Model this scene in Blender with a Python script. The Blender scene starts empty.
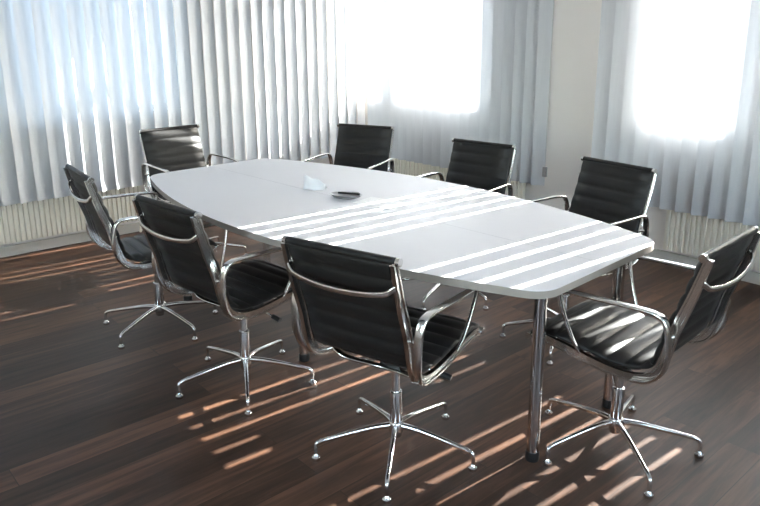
import bpy, bmesh, math, random
from mathutils import Vector, Matrix
random.seed(7)
D = bpy.data
COL = bpy.context.scene.collection
PI = math.pi
R = math.radians

# ------------------------------------------------------------------ materials
def new_mat(name):
    m = D.materials.new(name); m.use_nodes = True
    nt = m.node_tree; b = nt.nodes['Principled BSDF']
    return m, nt, b

def principled(name, col, rough=.5, metal=0., spec=.5, noise=0., nscale=20., bump=0., bscale=200.):
    m, nt, b = new_mat(name)
    b.inputs['Base Color'].default_value = (*col, 1)
    b.inputs['Roughness'].default_value = rough
    b.inputs['Metallic'].default_value = metal
    b.inputs['Specular IOR Level'].default_value = spec
    tc = nt.nodes.new('ShaderNodeTexCoord')
    if noise:
        n = nt.nodes.new('ShaderNodeTexNoise'); n.inputs['Scale'].default_value = nscale
        n.inputs['Detail'].default_value = 4
        nt.links.new(tc.outputs['Object'], n.inputs['Vector'])
        mx = nt.nodes.new('ShaderNodeMix'); mx.data_type = 'RGBA'
        mx.inputs[6].default_value = (*[c*(1-noise) for c in col], 1)
        mx.inputs[7].default_value = (*[min(1, c*(1+noise)) for c in col], 1)
        nt.links.new(n.outputs['Fac'], mx.inputs[0]); nt.links.new(mx.outputs[2], b.inputs['Base Color'])
    if bump:
        n2 = nt.nodes.new('ShaderNodeTexNoise'); n2.inputs['Scale'].default_value = bscale
        nt.links.new(tc.outputs['Object'], n2.inputs['Vector'])
        bp = nt.nodes.new('ShaderNodeBump'); bp.inputs['Strength'].default_value = bump
        bp.inputs['Distance'].default_value = .002
        nt.links.new(n2.outputs['Fac'], bp.inputs['Height']); nt.links.new(bp.outputs['Normal'], b.inputs['Normal'])
    return m

M = {}
M['wall'] = principled('wall_paint', (.88, .84, .80), .85, noise=.02, nscale=3)
M['ceiling'] = principled('ceiling_paint', (.85, .84, .82), .9, noise=.01)
M['skirting'] = principled('skirting_paint', (.62, .60, .55), .5, noise=.03)
M['frame'] = principled('window_frame_paint', (.80, .80, .80), .4, noise=.02)
M['radiator'] = principled('radiator_enamel', (.88, .84, .74), .35, noise=.02)
M['tabletop'] = principled('table_laminate', (.74, .735, .765), .5, spec=.22, noise=.012, nscale=6)
M['edge'] = principled('table_edge_band', (.33, .295, .265), .45, noise=.05)
M['chrome'] = principled('polished_chrome', (.80, .79, .78), .10, metal=1., noise=.03, nscale=8)
M['legchrome'] = principled('leg_chrome', (.62, .59, .57), .13, metal=1., noise=.04, nscale=4)
M['alu'] = principled('polished_aluminium', (.80, .79, .77), .16, metal=1., noise=.03, nscale=10)
M['leather'] = principled('black_leather', (.0135, .0125, .012), .45, spec=.4, noise=.15, nscale=30, bump=.25, bscale=350)
M['plastic'] = principled('black_plastic', (.012, .012, .012), .4, noise=.1)
M['paper'] = principled('white_paper', (.90, .90, .91), .7, noise=.02)
M['dish'] = principled('dark_steel', (.50, .50, .51), .28, metal=1., noise=.06)
M['outside'] = principled('outside_ground', (.075, .115, .165), .9, noise=.15, nscale=.05)
M['greyseam'] = principled('seam_strip', (.5, .5, .53), .5, noise=.05)
M['greyplastic'] = principled('grey_plastic', (.35, .35, .36), .5, noise=.05)

# translucent vertical blind fabric
m, nt, b = new_mat('blind_fabric')
nt.nodes.remove(b)
out = nt.nodes['Material Output']
tc = nt.nodes.new('ShaderNodeTexCoord')
wv = nt.nodes.new('ShaderNodeTexNoise'); wv.inputs['Scale'].default_value = 60; wv.inputs['Detail'].default_value = 3
mp = nt.nodes.new('ShaderNodeMapping'); mp.inputs['Scale'].default_value = (1, 1, .06)
nt.links.new(tc.outputs['Object'], mp.inputs['Vector']); nt.links.new(mp.outputs['Vector'], wv.inputs['Vector'])
def ramp(a, c):
    mx = nt.nodes.new('ShaderNodeMix'); mx.data_type = 'RGBA'
    mx.inputs[6].default_value = (*a, 1); mx.inputs[7].default_value = (*c, 1)
    nt.links.new(wv.outputs['Fac'], mx.inputs[0]); return mx.outputs[2]
df = nt.nodes.new('ShaderNodeBsdfDiffuse'); tr = nt.nodes.new('ShaderNodeBsdfTranslucent')
nt.links.new(ramp((.62, .63, .65), (.70, .71, .73)), df.inputs['Color'])
nt.links.new(ramp((.60, .66, .76), (.68, .74, .84)), tr.inputs['Color'])
mixs = nt.nodes.new('ShaderNodeMixShader'); mixs.inputs[0].default_value = .15
nt.links.new(df.outputs[0], mixs.inputs[1]); nt.links.new(tr.outputs[0], mixs.inputs[2])
nt.links.new(mixs.outputs[0], out.inputs['Surface'])
M['fabric'] = m

# window glass: thin pane
m, nt, b = new_mat('window_glass'); nt.nodes.remove(b); out = nt.nodes['Material Output']
tr = nt.nodes.new('ShaderNodeBsdfTransparent'); tr.inputs['Color'].default_value = (.94, .96, .96, 1)
gl = nt.nodes.new('ShaderNodeBsdfGlossy'); gl.inputs['Roughness'].default_value = .02
fr = nt.nodes.new('ShaderNodeFresnel'); fr.inputs['IOR'].default_value = 1.45
ms = nt.nodes.new('ShaderNodeMixShader')
nt.links.new(fr.outputs[0], ms.inputs[0]); nt.links.new(tr.outputs[0], ms.inputs[1]); nt.links.new(gl.outputs[0], ms.inputs[2])
nt.links.new(ms.outputs[0], out.inputs['Surface'])
M['glass'] = m

# dark wood plank floor, boards running along y
m, nt, b = new_mat('dark_wood_planks')
tc = nt.nodes.new('ShaderNodeTexCoord')
mp = nt.nodes.new('ShaderNodeMapping'); mp.inputs['Rotation'].default_value = (0, 0, R(90))
nt.links.new(tc.outputs['Object'], mp.inputs['Vector'])
def brick(c1, c2, mortar, msize):
    br = nt.nodes.new('ShaderNodeTexBrick')
    br.inputs['Scale'].default_value = 1; br.inputs['Brick Width'].default_value = 1.25
    br.inputs['Row Height'].default_value = .125; br.inputs['Mortar Size'].default_value = msize
    br.inputs['Mortar Smooth'].default_value = .1; br.inputs['Bias'].default_value = 0
    br.offset = .37; br.offset_frequency = 2
    br.inputs['Color1'].default_value = (*c1, 1); br.inputs['Color2'].default_value = (*c2, 1)
    br.inputs['Mortar'].default_value = (*mortar, 1)
    nt.links.new(mp.outputs['Vector'], br.inputs['Vector']); return br
br = brick((0, 0, 0), (1, 1, 1), (.5, .5, .5), .0015)
mp2 = nt.nodes.new('ShaderNodeMapping'); mp2.inputs['Scale'].default_value = (14, 1.1, 1)
nt.links.new(tc.outputs['Object'], mp2.inputs['Vector'])
off = nt.nodes.new('ShaderNodeVectorMath'); off.operation = 'MULTIPLY_ADD'
off.inputs[1].default_value = (7, 13, 5); 
nt.links.new(br.outputs['Color'], off.inputs[0]); nt.links.new(mp2.outputs['Vector'], off.inputs[2])
gn = nt.nodes.new('ShaderNodeTexNoise'); gn.inputs['Scale'].default_value = 2.2; gn.inputs['Detail'].default_value = 7
gn.inputs['Roughness'].default_value = .62; gn.inputs['Distortion'].default_value = .6
nt.links.new(off.outputs[0], gn.inputs['Vector'])
add = nt.nodes.new('ShaderNodeMath'); add.operation = 'MULTIPLY_ADD'; add.inputs[1].default_value = .40
sep = nt.nodes.new('ShaderNodeSeparateColor'); nt.links.new(br.outputs['Color'], sep.inputs[0])
nt.links.new(sep.outputs[0], add.inputs[0])
g2 = nt.nodes.new('ShaderNodeMath'); g2.operation = 'MULTIPLY_ADD'; g2.inputs[1].default_value = 1.1; g2.inputs[2].default_value = -.25
nt.links.new(gn.outputs['Fac'], g2.inputs[0]); nt.links.new(g2.outputs[0], add.inputs[2])
cr = nt.nodes.new('ShaderNodeValToRGB')
els = cr.color_ramp.elements
els[0].position = .15; els[0].color = (.018, .0088, .0052, 1)
els[1].position = .85; els[1].color = (.150, .073, .043, 1)
e = els.new(.5); e.color = (.056, .029, .0185, 1)
nt.links.new(add.outputs[0], cr.inputs[0])
mx = nt.nodes.new('ShaderNodeMix'); mx.data_type = 'RGBA'; mx.inputs[7].default_value = (.03, .018, .012, 1)
nt.links.new(br.outputs['Fac'], mx.inputs[0]); nt.links.new(cr.outputs[0], mx.inputs[6])
nt.links.new(mx.outputs[2], b.inputs['Base Color'])
b.inputs['Roughness'].default_value = .42; b.inputs['Specular IOR Level'].default_value = .32
bp = nt.nodes.new('ShaderNodeBump'); bp.inputs['Strength'].default_value = .25; bp.inputs['Distance'].default_value = .002
nt.links.new(gn.outputs['Fac'], bp.inputs['Height']); nt.links.new(bp.outputs['Normal'], b.inputs['Normal'])
M['floor'] = m

# ------------------------------------------------------------------ helpers
def finish(name, bm, mat, parent=None, smooth=True, angle=40, mats=None):
    bmesh.ops.recalc_face_normals(bm, faces=bm.faces)
    me = D.meshes.new(name)
    if smooth:
        for f in bm.faces: f.smooth = True
        for e in bm.edges:
            if len(e.link_faces) == 2 and e.calc_face_angle(0) > R(angle): e.smooth = False
    bm.to_mesh(me); bm.free()
    for mm in (mats or [mat]): me.materials.append(mm)
    o = D.objects.new(name, me); COL.objects.link(o)
    if parent: o.parent = parent
    return o

def empty(name, loc=(0, 0, 0), rz=0):
    o = D.objects.new(name, None); COL.objects.link(o)
    o.location = loc; o.rotation_euler = (0, 0, rz); o.empty_display_size = .1
    return o

def tag(o, label=None, cat=None, group=None, kind=None):
    if label: o['label'] = label
    if cat: o['category'] = cat
    if group: o['group'] = group
    if kind: o['kind'] = kind
    return o

def box(bm, x0, x1, y0, y1, z0, z1, bev=0.):
    vs = [bm.verts.new((x, y, z)) for x in (x0, x1) for y in (y0, y1) for z in (z0, z1)]
    fs = [(0, 1, 3, 2), (4, 6, 7, 5), (0, 4, 5, 1), (2, 3, 7, 6), (0, 2, 6, 4), (1, 5, 7, 3)]
    faces = [bm.faces.new([vs[i] for i in f]) for f in fs]
    if bev:
        es = list({e for f in faces for e in f.edges})
        bmesh.ops.bevel(bm, geom=es, offset=bev, segments=2, affect='EDGES', profile=.5)

def catmull(P, n=8):
    P = [Vector(p) for p in P]; out = []
    Q = [2*P[0]-P[1]] + P + [2*P[-1]-P[-2]]
    for i in range(1, len(Q)-2):
        a, b_, c, d = Q[i-1:i+3]
        for k in range(n):
            t = k/n
            out.append(.5*((2*b_)+(c-a)*t+(2*a-5*b_+4*c-d)*t*t+(3*b_-a-3*c+d)*t**3))
    out.append(P[-1]); return out

def lerp_list(L, n):
    out = []
    for i in range(len(L)-1):
        for k in range(n): out.append(L[i]+(L[i+1]-L[i])*k/n)
    out.append(L[-1]); return out

def sweep(bm, path, section, lateral=Vector((1, 0, 0)), scales=None, cap=True):
    """sweep a closed 2-D section (a along lateral, b along the path normal)"""
    rings = []
    for i, p in enumerate(path):
        t = (path[min(i+1, len(path)-1)]-path[max(i-1, 0)]).normalized()
        L = (lateral-t*lateral.dot(t)).normalized(); N = t.cross(L)
        sa, sb = scales[i] if scales else (1, 1)
        rings.append([bm.verts.new(p+L*a*sa+N*b_*sb) for a, b_ in section])
    n = len(section)
    for i in range(len(rings)-1):
        for j in range(n):
            bm.faces.new((rings[i][j], rings[i][(j+1) % n], rings[i+1][(j+1) % n], rings[i+1][j]))
    if cap:
        bm.faces.new(rings[0]); bm.faces.new(list(reversed(rings[-1])))

def circle(r, n=12): return [(r*math.cos(2*PI*k/n), r*math.sin(2*PI*k/n)) for k in range(n)]
def rrect(w, h, r=.3):
    pts = []; rr = min(w, h)*r
    for cx, cy, a0 in ((w/2-rr, h/2-rr, 0), (-w/2+rr, h/2-rr, 90), (-w/2+rr, -h/2+rr, 180), (w/2-rr, -h/2+rr, 270)):
        for k in range(4):
            a = R(a0+30*k); pts.append((cx+rr*math.cos(a), cy+rr*math.sin(a)))
    return pts

def lathe(bm, prof, n=24, c=(0, 0)):
    rings = [[bm.verts.new((c[0]+r*math.cos(2*PI*k/n), c[1]+r*math.sin(2*PI*k/n), z)) for k in range(n)] for r, z in prof]
    for i in range(len(rings)-1):
        for j in range(n): bm.faces.new((rings[i][j], rings[i][(j+1) % n], rings[i+1][(j+1) % n], rings[i+1][j]))
    bm.faces.new(list(reversed(rings[0]))); bm.faces.new(rings[-1])

def tube(bm, P, r, n=12, up=Vector((0, 0, 1)), smooth_n=0):
    path = catmull(P, smooth_n) if smooth_n else [Vector(p) for p in P]
    sweep(bm, path, circle(r, n), lateral=up)

def copy_tree(o, parent=None):
    c = o.copy(); COL.objects.link(c); c.parent = parent
    for ch in list(o.children): copy_tree(ch, c)
    return c

# ------------------------------------------------------------------ room
BY, LX, RX, FY, ZC = 4.36, -5.167, 2.3, -2.7, 2.85
T = .30
def structure(name, bm, mat, **k):
    return tag(finish(name, bm, mat, smooth=False, **k), kind='structure')

bm = bmesh.new(); box(bm, LX-T, RX+T, FY-T, BY+T, -.12, 0); structure('floor', bm, M['floor'])
bm = bmesh.new(); box(bm, LX-T, RX+T, FY-T, BY+T, ZC, ZC+.15); structure('ceiling', bm, M['ceiling'])
SILL, TOP, TRANS = .90, 2.65, 2.27
back_open = [(-5.12, -4.75), (-4.59, -3.60), (-2.28, -1.66), (-1.40, -.72)]
bm = bmesh.new()
box(bm, LX-T, RX+T, BY, BY+T, 0, SILL); box(bm, LX-T, RX+T, BY, BY+T, TOP, ZC)
xs = [LX-T] + [v for o in back_open for v in o] + [RX+T]
for i in range(0, len(xs), 2): box(bm, xs[i], xs[i+1], BY, BY+T, SILL, TOP)
structure('wall_back', bm, M['wall'])
left_open = [(.10, 1.12), (1.24, 2.50)]
bm = bmesh.new()
box(bm, LX-T, LX, FY-T, BY, 0, SILL); box(bm, LX-T, LX, FY-T, BY, TOP, ZC)
ys = [FY-T] + [v for o in left_open for v in o] + [BY]
for i in range(0, len(ys), 2): box(bm, LX-T, LX, ys[i], ys[i+1], SILL, TOP)
structure('wall_left', bm, M['wall'])

right_added_open = [(-2.0, -.2), (.6, 2.6)]  # added openings, out of view, letting in extra sky light to brighten the room
bm = bmesh.new()
box(bm, RX, RX+T, FY-T, BY, 0, SILL); box(bm, RX, RX+T, FY-T, BY, TOP, ZC)
ys = [FY-T] + [v for o in right_added_open for v in o] + [BY]
for i in range(0, len(ys), 2): box(bm, RX, RX+T, ys[i], ys[i+1], SILL, TOP)
structure('wall_right', bm, M['wall'])
front_added_open = [(-1.6, -.2)]  # added opening behind the camera, unseen, for more fill light
bm = bmesh.new()
box(bm, LX, RX, FY-T, FY, 0, SILL); box(bm, LX, RX, FY-T, FY, TOP, ZC)
xs = [LX] + [v for o in front_added_open for v in o] + [RX]
for i in range(0, len(xs), 2): box(bm, xs[i], xs[i+1], FY-T, FY, SILL, TOP)
structure('wall_front', bm, M['wall'])

def window(idx, a, b_, side):
    f = bmesh.new(); g = bmesh.new(); s = bmesh.new()
    w = .05; d0, d1 = .12, .18
    def B(bmx, u0, u1, z0, z1, p0=d0, p1=d1):
        if side == 'back': box(bmx, u0, u1, BY+p0, BY+p1, z0, z1)
        elif side == 'left': box(bmx, LX-p1, LX-p0, u0, u1, z0, z1)
        elif side == 'right': box(bmx, RX+p0, RX+p1, u0, u1, z0, z1)
        else: box(bmx, u0, u1, FY-p1, FY-p0, z0, z1)
    B(f, a, a+w, SILL, TOP); B(f, b_-w, b_, SILL, TOP)
    B(f, a+w, b_-w, SILL, SILL+w); B(f, a+w, b_-w, TOP-w, TOP); B(f, a+w, b_-w, TRANS-.05, TRANS+.05)
    B(g, a+w, b_-w, SILL+w, TRANS-.05, .145, .150); B(g, a+w, b_-w, TRANS+.05, TOP-w, .145, .150)
    B(s, a+.002, b_-.002, SILL, SILL+.012, -.012, .118)
    root = structure('window_%d' % idx, f, M['frame'])
    finish('pane', g, M['glass'], root, smooth=False)
    finish('window_sill', s, M['frame'], root, smooth=False)
i = 1
for a, b_ in back_open: window(i, a, b_, 'back'); i += 1
for a, b_ in left_open: window(i, a, b_, 'left'); i += 1
for a, b_ in right_added_open: window(i, a, b_, 'right'); i += 1  # added out-of-view windows for ambient light
for a, b_ in front_added_open: window(i, a, b_, 'front'); i += 1  # added window behind the camera, only for its light

bm = bmesh.new(); box(bm, LX+.016, RX, BY-.016, BY, 0, .07, ); structure('baseboard_back', bm, M['skirting'])
bm = bmesh.new(); box(bm, LX, LX+.016, FY, BY, 0, .07); structure('baseboard_left', bm, M['skirting'])

# ground outside, seen through the glass
bm = bmesh.new(); box(bm, -900, 900, -900, 900, -3.6, -3.4)
structure('ground', bm, M['outside'])

# ------------------------------------------------------------------ vertical blinds
VANE_W, PITCH, ZB, ZT = .099, .104, .375, 2.74
def vane_mesh(VANE_W):
    bm = bmesh.new(); n = 6; th = .0008
    zs = [ZB, ZB+.045, ZB+.9, ZT]
    def prof(off):
        return [((k/n-.5)*VANE_W, off + .003*(1-(2*k/n-1)**2)) for k in range(n+1)]
    A = [[bm.verts.new((x, y, z)) for x, y in prof(0)] for z in zs]
    for i in range(len(zs)-1):
        for k in range(n): bm.faces.new((A[i][k], A[i][k+1], A[i+1][k+1], A[i+1][k]))
    # stitched weight pocket at the foot of the vane
    B = [[bm.verts.new((x*.98, y, z)) for x, y in prof(-.004)] for z in (ZB+.001, ZB+.043)]
    for k in range(n): bm.faces.new((B[0][k], B[0][k+1], B[1][k+1], B[1][k]))
    me = D.meshes.new('vane')
    for f in bm.faces: f.smooth = True
    bm.to_mesh(me); bm.free(); me.materials.append(M['fabric']); return me
VM, VM_WIDE = vane_mesh(VANE_W), vane_mesh(.127)
def blind(label, start, count, axis, ang, perp, rndv=2.0, VM=VM, PITCH=PITCH):
    """axis 'x': hangs along the back wall, 'y': along the left wall"""
    loc = (start, perp, 0) if axis == 'x' else (perp, start, 0)
    root = empty('vertical_blind', loc); tag(root, label, 'blind', 'vertical blinds')
    L = (count-1)*PITCH
    h = bmesh.new()
    if axis == 'x': box(h, -.06, L+.06, -.02, .02, ZT, ZT+.045, .004)
    else: box(h, -.02, .02, -.06, L+.06, ZT, ZT+.045, .004)
    finish('headrail', h, M['frame'], root)
    # hanging brackets up to the ceiling
    for k in (.1, .5, .9):
        q = bmesh.new(); u = L*k
        if axis == 'x': box(q, u-.015, u+.015, -.01, .01, ZT+.045, ZC)
        else: box(q, -.01, .01, u-.015, u+.015, ZT+.045, ZC)
        finish('bracket', q, M['frame'], root)
    for k in range(count):
        v = D.objects.new('vane', VM); COL.objects.link(v); v.parent = root
        v.location = (k*PITCH, 0, 0) if axis == 'x' else (0, k*PITCH, 0)
        v.rotation_euler = (0, 0, R(ang+random.uniform(-rndv, rndv)))
    return root
# gaps sit half a pitch from each vane
blind('long white vertical blind on the back wall left of the bare wall strip', -5.072+.155, 19, 'x', 30, 4.262)
blind('grey white vertical blind on the back wall right of the bare wall strip', -2.555, 20, 'x', 30, 4.262)
blind('wide vertical blind with pale blue gaps along the left wall', .10, 39, 'y', 106, -5.055, 2.5, VM_WIDE, .109)

# cord weight at the edge of the blind
r = empty('cord_weight', (-2.968, 4.235, 0)); tag(r, 'small grey cord weight hanging at the blind edge by the bare wall', 'cord weight')
bm = bmesh.new(); box(bm, -.017, .017, -.01, .01, .455, .53, .004); finish('weight', bm, M['greyplastic'], r)
bm = bmesh.new(); tube(bm, [(0, 0, .53), (0, 0, ZT+.02)], .0014, 6, up=Vector((1, 0, 0))); finish('cord', bm, M['greyplastic'], r)

# ------------------------------------------------------------------ radiators
def radiator(label, a, b_, side, z0=.10, z1=.60):
    L = b_-a
    root = empty('radiator', (a, BY-.010, 0) if side == 'back' else (LX, a, 0), 0 if side == 'back' else R(90))
    tag(root, label, 'radiator', 'radiators under the blinds')
    # local: x along the wall, wall at y = 0, room towards -y
    n = int(L/.0333); st = L/n
    bm = bmesh.new(); prof = []
    for k in range(n):
        u = k*st
        prof += [(u, -.040), (u+st*.18, -.040), (u+st*.32, -.052), (u+st*.86, -.052)]
    prof.append((L, -.040))
    lo = [bm.verts.new((x, y, z0)) for x, y in prof]; hi = [bm.verts.new((x, y, z1)) for x, y in prof]
    lb = [bm.verts.new((x, -.030, z0)) for x in (0, L)]; hb = [bm.verts.new((x, -.030, z1)) for x in (0, L)]
    for k in range(len(prof)-1): bm.faces.new((lo[k], lo[k+1], hi[k+1], hi[k]))
    bm.faces.new((lb[0], hb[0], hi[0], lo[0])); bm.faces.new((lb[1], lo[-1], hi[-1], hb[1]))
    bm.faces.new((lb[0], lb[1], hb[1], hb[0]))
    bm.faces.new([lb[0]]+lo+[lb[1]]); bm.faces.new([hb[1]]+list(reversed(hi))+[hb[0]])
    finish('front_panel', bm, M['radiator'], root, angle=20)
    bm = bmesh.new(); box(bm, .01, L-.01, -.029, -.012, z0+.01, z1-.01); finish('back_panel', bm, M['radiator'], root, smooth=False)
    for u in (.15, L-.15):
        bm = bmesh.new(); box(bm, u-.02, u+.02, -.012, .0085, z0+.03, z1-.03); finish('wall_bracket', bm, M['radiator'], root, smooth=False)
    for k, z in ((.04, z0+.03),):
        bm = bmesh.new(); tube(bm, [(L-.03, -.035, z0), (L-.03, -.035, 0)], .008, 10, up=Vector((1, 0, 0))); finish('pipe', bm, M['radiator'], root)
radiator('cream ribbed radiator on the back wall behind the chair at the table end', -2.06, -.95, 'back')
radiator('cream ribbed radiator on the back wall under the leftmost back window', -4.75, -3.20, 'back')
_before = set(D.objects)
radiator('cream ribbed radiator along the left wall under the wide blind', 0, 1.85, 'back')
root = [o for o in D.objects if o not in _before and o.parent is None][0]
root.location = (LX+.010, .25, 0); root.rotation_euler = (0, 0, R(90))   # local -y -> world +x

# ------------------------------------------------------------------ table
TX, TY, TA = -2.427, 1.994, R(2.5)
A_, B_, E_ = 1.270, .630, .378
TZ = .73
tab = empty('conference_table', (TX, TY, 0), TA)
tag(tab, 'large white boat-shaped conference table with chrome legs in the middle of the chairs', 'table')
def outline(ins=0., rc=.075):
    pts = []; n = 28; rc = rc
    a, b_, e_ = A_-ins, B_-ins, E_-ins
    raw = [(a, -e_)] ; 
    f = lambda x: b_-(b_-e_)*(x/a)**2
    poly = []
    for k in range(n+1):
        x = -a+2*a*k/n; poly.append((x, -f(x)))
    for k in range(n+1):
        x = a-2*a*k/n; poly.append((x, f(x)))
    # round the four corners
    out = []
    N = len(poly); corners = {0, n, n+1, 2*n+1}
    def corner(p, q, r_):
        p, q, r_ = Vector(p), Vector(q), Vector(r_)
        u = (p-q).normalized(); v = (r_-q).normalized()
        s0, s1 = q+u*rc, q+v*rc
        return [tuple((1-t)**2*s0+2*t*(1-t)*q+t*t*s1) for t in (0, .17, .33, .5, .67, .83, 1)]
    out += corner(poly[-1], poly[0], poly[1]); out += poly[1:n]
    out += corner(poly[n-1], poly[n], poly[n+1]); out += corner(poly[n], poly[n+1], poly[n+2])
    out += poly[n+2:2*n+1]; out += corner(poly[2*n], poly[2*n+1], poly[0])
    return out
def slab(name, z0, z1, ins, mat, parent, half=None, bev=.002):
    o = outline(ins); bm = bmesh.new()
    lo = [bm.verts.new((x, y, z0)) for x, y in o]; hi = [bm.verts.new((x, y, z1)) for x, y in o]
    n = len(o)
    for k in range(n):
        f = bm.faces.new((lo[k], lo[(k+1) % n], hi[(k+1) % n], hi[k])); f.material_index = 1
    bm.faces.new(list(reversed(lo))); tf = bm.faces.new(hi)
    bmesh.ops.bevel(bm, geom=list(tf.edges), offset=bev, segments=2, affect='EDGES')
    return finish(name, bm, None, parent, mats=[M['tabletop'], M['edge']], angle=30)
slab('tabletop', TZ-.026, TZ, 0, None, tab)
# seam between the two halves of the top: a thin inlaid strip
bm = bmesh.new(); box(bm, -A_+.02, A_-.02, -.0008, .0008, TZ, TZ+.0003); finish('seam', bm, M['greyseam'], tab, smooth=False)
# frame under the top
bm = bmesh.new()
legs = [(1.12, -.17), (1.13, .36), (-.08, -.262), (-.08, .29), (-1.14, -.27), (-1.14, .28)]
for y in (-.21, .29):
    box(bm, -1.12, 1.12, y-.02, y+.02, TZ-.066, TZ-.026)
for x in (-1.13, -.09, 1.13):
    box(bm, x-.02, x+.02, -.30, .36, TZ-.066, TZ-.0262)
finish('underframe', bm, M['plastic'], tab, smooth=False)
for lx, ly in legs:
    bm = bmesh.new()
    lathe(bm, [(.022, .03), (.022, .60), (.022, TZ-.066)], 28, (lx, ly))
    lg = finish('leg', bm, M['legchrome'], tab)
    bm = bmesh.new(); lathe(bm, [(.024, 0), (.025, .006), (.025, .03), (.023, .036)], 28, (lx, ly)); finish('foot', bm, M['plastic'], lg)
    bm = bmesh.new(); lathe(bm, [(.045, TZ-.03), (.045, TZ-.026)], 24, (lx, ly)); finish('mounting_plate', bm, M['plastic'], lg)

# ------------------------------------------------------------------ things on the table
def on_table(x, y): return (x, y, TZ)
d = empty('oval_dish', (-2.512, 2.008, TZ+.0004), R(26)); tag(d, 'small shallow oval metal dish on the middle of the white table', 'dish')
bm = bmesh.new()
prof = [(.0, .002), (.52, .002), (.78, .010), (1.0, .020), (1.03, .019), (.80, .006), (.55, 0), (0, 0)]
rings = []
n = 36
for r_, z in prof[1:-1]:
    rings.append([bm.verts.new((.080*r_*math.cos(2*PI*k/n), .048*r_*math.sin(2*PI*k/n), z)) for k in range(n)])
for i_ in range(len(rings)-1):
    for j in range(n): bm.faces.new((rings[i_][j], rings[i_][(j+1) % n], rings[i_+1][(j+1) % n], rings[i_+1][j]))
bm.faces.new(rings[0]); bm.faces.new(list(reversed(rings[-1])))
finish('bowl', bm, M['dish'], d)
# black pen lying in the dish
p_ = empty('pen', (-2.500, 2.014, TZ+.0064), R(20)); tag(p_, 'short black pen lying across the oval metal dish', 'pen')
bm = bmesh.new(); tube(bm, [(-.055, 0, .016), (-.04, 0, .0165), (.045, 0, .0195), (.06, 0, .020)], .005, 10); finish('barrel', bm, M['plastic'], p_)
bm = bmesh.new(); tube(bm, [(.02, 0, .026), (.058, 0, .0275)], .0014, 8); finish('clip', bm, M['chrome'], p_)
# crumpled folded sheet standing up
o = empty('folded_paper', (-2.745, 2.035, TZ), R(35)); bm = bmesh.new()
nx, nz = 10, 8
for s in (0, 1):
    G = []
    for i_ in range(nx+1):
        row = []
        for k in range(nz+1):
            u = i_/nx; v = k/nz
            x = (u-.5)*.11; spread = .035*(1-v)
            y = (spread if s else -spread*.7) + .006*math.sin(9*u+3*v+s)
            z = v*.070*(1-.55*u) + .005*math.sin(11*u+s)*v
            row.append(bm.verts.new((x, y, max(z, .0005))))
        G.append(row)
    for i_ in range(nx):
        for k in range(nz): bm.faces.new((G[i_][k], G[i_+1][k], G[i_+1][k+1], G[i_][k+1]))
    if s: 
        for i_ in range(nx): pass
bmesh.ops.remove_doubles(bm, verts=bm.verts, dist=.0004)
me = D.meshes.new('folded_paper'); 
for f in bm.faces: f.smooth = True
bm.to_mesh(me); bm.free(); me.materials.append(M['paper'])
D.objects.remove(o)
o = D.objects.new('folded_paper', me); COL.objects.link(o); o.location = (-2.77, 2.02, TZ+.0002); o.rotation_euler = (0, 0, R(35))
sm = o.modifiers.new('thickness', 'SOLIDIFY'); sm.thickness = .0005; sm.offset = 1
tag(o, 'crumpled white folded paper standing on the table left of the metal dish', 'paper')
bm = bmesh.new(); box(bm, -.105, .105, -.074, .074, 0, .0015)
o = finish('paper_sheet', bm, M['paper'], smooth=False); o.location = (-2.33, 2.06, TZ+.0005); o.rotation_euler = (0, 0, R(12))
tag(o, 'flat pale paper sheet on the white table right of the metal dish', 'paper')

# ------------------------------------------------------------------ chair
def ribbed(name, P, s0, s1, mat, parent, w=.206, pitch=.062, front_end=False, top_end=False):
    path = catmull([(0, y, z) for y, z in P], 12)
    # arc length resample
    S = [0]
    for a, b2 in zip(path, path[1:]): S.append(S[-1]+(b2-a).length)
    total = S[-1]; a0, a1 = s0*total, s1*total
    n = int((a1-a0)/(pitch/8)); bm = bmesh.new()
    def at(s):
        for i_ in range(len(S)-1):
            if S[i_+1] >= s: break
        t = (s-S[i_])/(S[i_+1]-S[i_]); return path[i_].lerp(path[i_+1], t), (path[i_+1]-path[i_]).normalized()
    rings = []
    xs_ = [-1, -.97, -.6, 0, .6, .97, 1]
    for k in range(n+1):
        s = a0+(a1-a0)*k/n
        p, t = at(s); N = Vector((1, 0, 0)).cross(t)   # towards the sitter
        if N.z < 0 and abs(t.y) > .5: N = -N
        ph = (s/pitch) % 1
        rib = math.sin(PI*ph)**.5*.010
        ring = []
        for x in xs_:
            e_ = 1 if abs(x) < .9 else (.75 if abs(x) < .99 else .15)
            ring.append(bm.verts.new(p+Vector((x*w, 0, 0))+N*(.007+rib)*e_))
        for x in reversed(xs_):
            e_ = 1 if abs(x) < .9 else (.75 if abs(x) < .99 else .15)
            ring.append(bm.verts.new(p+Vector((x*w, 0, 0))-N*(.005+rib*.7)*e_))
        rings.append(ring)
    m_ = len(rings[0])
    for i_ in range(len(rings)-1):
        for j in range(m_): bm.faces.new((rings[i_][j], rings[i_][(j+1) % m_], rings[i_+1][(j+1) % m_], rings[i_+1][j]))
    bm.faces.new(rings[0]); bm.faces.new(list(reversed(rings[-1])))
    return finish(name, bm, mat, parent, angle=60)

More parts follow.
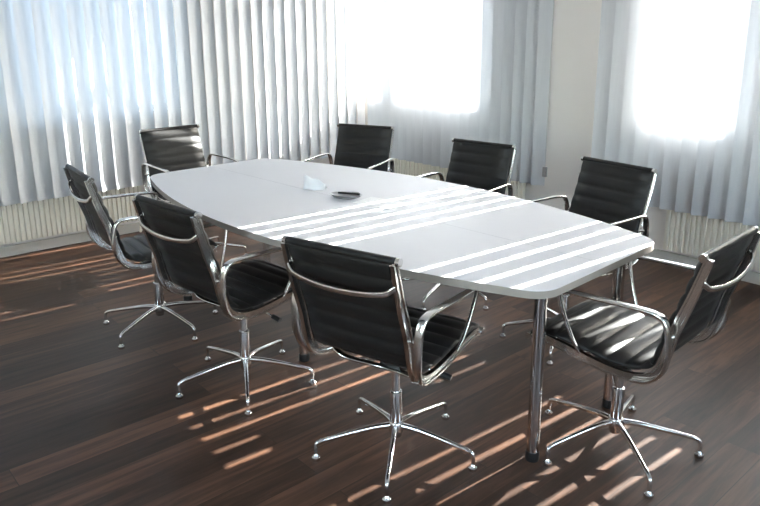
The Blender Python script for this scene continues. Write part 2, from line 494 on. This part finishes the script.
def make_chair():
    root = empty('conference_chair')
    # upholstery path from the top of the back to the front of the seat
    P = [(-.318, .848), (-.278, .72), (-.236, .60), (-.214, .515), (-.185, .462), (-.13, .440), (-.05, .438), (.06, .450), (.16, .460), (.225, .452), (.252, .432)]
    ribbed('backrest', P, 0, .455, M['leather'], root)
    ribbed('seat', P, .458, 1, M['leather'], root)
    # rolled ends with their rods
    bm = bmesh.new(); tube(bm, [(-.204, -.319, .852), (.204, -.319, .852)], .0125, 14); finish('top_roll', bm, M['leather'], root)
    bm = bmesh.new(); tube(bm, [(-.204, .252, .430), (.204, .252, .430)], .0125, 14); finish('front_roll', bm, M['leather'], root)
    for s in (-1, 1):
        railp = [(s*.203, y, z) for y, z in [(-.334, .850), (-.297, .72), (-.257, .60), (-.239, .52), (-.213, .448), (-.165, .414), (-.09, .404), (.0, .411), (.10, .427), (.19, .438), (.228, .432), (.250, .415)]]
        path = catmull(railp, 6)
        sec = [(.008, -.015), (.008, -.009), (.004, -.007), (.004, .007), (.008, .009), (.008, .015), (-.008, .015), (-.008, .009), (-.004, .007), (-.004, -.007), (-.008, -.009), (-.008, -.015)]
        bm = bmesh.new(); n_ = len(path)
        sc = [(1, .75+.25*min(1, min(i_, n_-1-i_)/8)) for i_ in range(n_)]
        sweep(bm, path, sec, scales=sc); rail = finish('side_rail', bm, M['alu'], root, angle=50)
        for y, z in ((-.319, .852), (.252, .430)):
            bm = bmesh.new(); tube(bm, [(s*.204, y, z), (s*.215, y, z), (s*.217, y, z)], .0130, 14); finish('end_cap', bm, M['chrome'], rail)
        arm = [(.215, -.140, .402, .55, 1), (.219, -.195, .418, .8, 1), (.228, -.238, .462, 1.05, 1.1), (.236, -.256, .525, 1.15, 1.1), (.240, -.252, .600, 1.1, 1), (.243, -.241, .640, 1.0, 1), (.245, -.220, .657, 1.0, 1),
               (.248, -.17, .662, .95, 1), (.254, -.05, .660, .9, 1), (.254, .06, .656, .85, 1), (.252, .105, .650, .75, 1), (.250, .117, .635, .62, .9), (.240, .095, .55, .48, .8), (.228, .066, .475, .48, .8), (.216, .048, .436, .48, .8)]
        path = catmull([(s*x, y, z) for x, y, z, a, b2 in arm], 5)
        wa = lerp_list([a for *_, a, b2 in arm], 5); wb = lerp_list([b2 for *_, b2 in arm], 5)
        bm = bmesh.new(); sweep(bm, path, rrect(.029, .012, .45), scales=list(zip(wa, wb)))
        ar = finish('armrest', bm, M['alu'], root, angle=50)
        bm = bmesh.new(); tube(bm, [(s*.211, -.238, .575), (s*.238, -.255, .578)], .006, 10); finish('arm_bolt', bm, M['alu'], ar)
    # bowed bar behind the back
    path = catmull([(-.200, -.312, .780), (-.196, -.326, .768), (-.165, -.334, .750), (-.08, -.342, .738), (0, -.344, .735), (.08, -.342, .738), (.165, -.334, .750), (.196, -.326, .768), (.200, -.312, .780)], 6)
    bm = bmesh.new(); sweep(bm, path, rrect(.018, .010, .45), lateral=Vector((0, 0, 1))); finish('back_bar', bm, M['alu'], root)
    # stretchers under the seat
    for y, z in ((-.10, .405), (.10, .432)):
        path = catmull([(-.205, y, z-.004), (-.15, y, z-.028), (-.06, y*.6, z-.05), (0, y*.5, z-.055), (.06, y*.6, z-.05), (.15, y, z-.028), (.205, y, z-.004)], 5)
        bm = bmesh.new(); sweep(bm, path, rrect(.022, .012, .4), lateral=Vector((0, 1, 0))); finish('stretcher', bm, M['alu'], root)
    bm = bmesh.new(); box(bm, -.045, .045, -.045, .085, .332, .384, .012); finish('tilt_mechanism', bm, M['plastic'], root)
    bm = bmesh.new(); tube(bm, [(.05, .02, .352), (.12, .03, .345), (.165, .035, .338)], .005, 10); lv = finish('lever', bm, M['chrome'], root)
    bm = bmesh.new(); tube(bm, [(.160, .034, .339), (.175, .036, .336), (.200, .040, .330)], .011, 12); finish('knob', bm, M['plastic'], lv)
    # column
    bm = bmesh.new(); lathe(bm, [(.020, .062), (.022, .068), (.022, .235), (.021, .240), (.015, .241), (.015, .335)], 24); finish('column', bm, M['chrome'], root)
    bm = bmesh.new(); lathe(bm, [(.025, .080), (.027, .085), (.027, .116), (.024, .122), (.0225, .123)], 24); finish('hub', bm, M['chrome'], root)
    # star base
    leg_path = [(.026, 0, .106), (.08, 0, .104), (.16, 0, .093), (.235, 0, .080), (.272, 0, .073), (.290, 0, .063), (.2935, 0, .045), (.2935, 0, .022)]
    lw = [1.25, 1.1, 1.0, .9, .85, .8, .75, .7]; lh = [1.2, 1.1, 1.0, .9, .85, .85, .8, .75]
    bm = bmesh.new(); sweep(bm, catmull(leg_path, 5), rrect(.018, .018, .4), lateral=Vector((0, 1, 0)), scales=list(zip(lerp_list(lw, 5), lerp_list(lh, 5))))
    leg = finish('leg', bm, M['chrome'], root, angle=60)
    bm = bmesh.new(); lathe(bm, [(.014, 0), (.0155, .004), (.015, .012), (.010, .017), (.006, .026)], 18, (.2935, 0)); gl_ = finish('glide', bm, M['chrome'], leg)
    for k in range(1, 5):
        c = copy_tree(leg, root); c.rotation_euler = (0, 0, 2*PI*k/5)
    return root

# (x, y, heading of sitter deg, foot angle deg, label)
chairs = [
 (-1.670, 1.549, 14.8, 95.2, 'black ribbed chair seen from behind, nearest the camera, at the near table edge'),
 (-2.500, 1.422, 6.0, 42.2, 'black ribbed chair seen from behind, second on the near side between two chairs'),
 (-3.328, 1.408, -5.4, 80.5, 'black ribbed chair standing farthest left, in front of the left radiator'),
 (-1.146, 2.161, 92.8, 106.4, 'black ribbed chair at the right table end with sun stripes across its seat'),
 (-2.614, 2.836, 186.8, 70.1, 'black ribbed chair on the far side, middle of three, in front of the blind edge'),
 (-1.807, 2.803, 172.3, 77.2, 'black ribbed chair on the far side, right of three, before the bare wall strip'),
 (-3.581, 2.842, 201.7, 56.6, 'black ribbed chair on the far side, left of three, below the bright mullioned window'),
 (-4.205, 2.105, -88.1, 56.6, 'black ribbed chair at the left table end with sunlight on its back cushion'),
]
proto = make_chair()
allc = [proto]+[copy_tree(proto) for _ in chairs[1:]]
for c, (x, y, hd, fa, lab) in zip(allc, chairs):
    c.location = (x, y, 0)
    c.rotation_euler = (0, 0, R(hd-0))
    tag(c, lab, 'chair', 'black conference chairs around the table')
    k = 0
    for ch in c.children:
        if ch.name.split('.')[0] == 'leg':
            ch.rotation_euler = (0, 0, R(fa-hd)+2*PI*k/5); k += 1

# ------------------------------------------------------------------ light
az, el = R(86), R(24.2)
sd = Vector((math.cos(az)*math.cos(el), math.sin(az)*math.cos(el), math.sin(el)))
L = D.lights.new('sun', 'SUN'); L.energy = 45; L.angle = R(.35); L.color = (1, .965, .92)
so = D.objects.new('sun', L); COL.objects.link(so); so.location = sd*20
so.rotation_euler = sd.to_track_quat('Z', 'Y').to_euler()
w = D.worlds.new('World'); bpy.context.scene.world = w; w.use_nodes = True
nt = w.node_tree; bg = nt.nodes['Background']
sky = nt.nodes.new('ShaderNodeTexSky'); sky.sky_type = 'NISHITA'; sky.sun_disc = False
sky.sun_elevation = el; sky.sun_rotation = PI/2-az
sky.air_density = 1.2; sky.dust_density = 2.0
hs = nt.nodes.new('ShaderNodeHueSaturation'); hs.inputs['Saturation'].default_value = .62
nt.links.new(sky.outputs[0], hs.inputs['Color']); nt.links.new(hs.outputs[0], bg.inputs[0]); bg.inputs[1].default_value = 2.5

# ------------------------------------------------------------------ camera
cam = D.cameras.new('camera'); co = D.objects.new('camera', cam); COL.objects.link(co)
F_, H_, PITCH_, ROLL_ = 701.43, 1.4875, .249734, -.002585
yaw = math.atan2(.67041, -.74199)
fwd = Vector((math.cos(yaw)*math.cos(PITCH_), math.sin(yaw)*math.cos(PITCH_), -math.sin(PITCH_)))
rt0 = Vector((math.sin(yaw), -math.cos(yaw), 0)); up0 = rt0.cross(fwd)
rt = math.cos(ROLL_)*rt0+math.sin(ROLL_)*up0; up = -math.sin(ROLL_)*rt0+math.cos(ROLL_)*up0
mw = Matrix((rt, up, -fwd)).transposed().to_4x4(); mw.translation = (0, 0, H_)
co.matrix_world = mw
cam.sensor_width = 36; cam.lens = F_*36/760
cam.shift_x = -7.337/760; cam.shift_y = -42.27/760
cam.clip_start = .05; cam.clip_end = 300
sc = bpy.context.scene; sc.camera = co
sc.view_settings.view_transform = 'Standard'; sc.view_settings.look = 'None'
sc.view_settings.gamma = 1; sc.view_settings.use_curve_mapping = False
sc.view_settings.exposure = .5
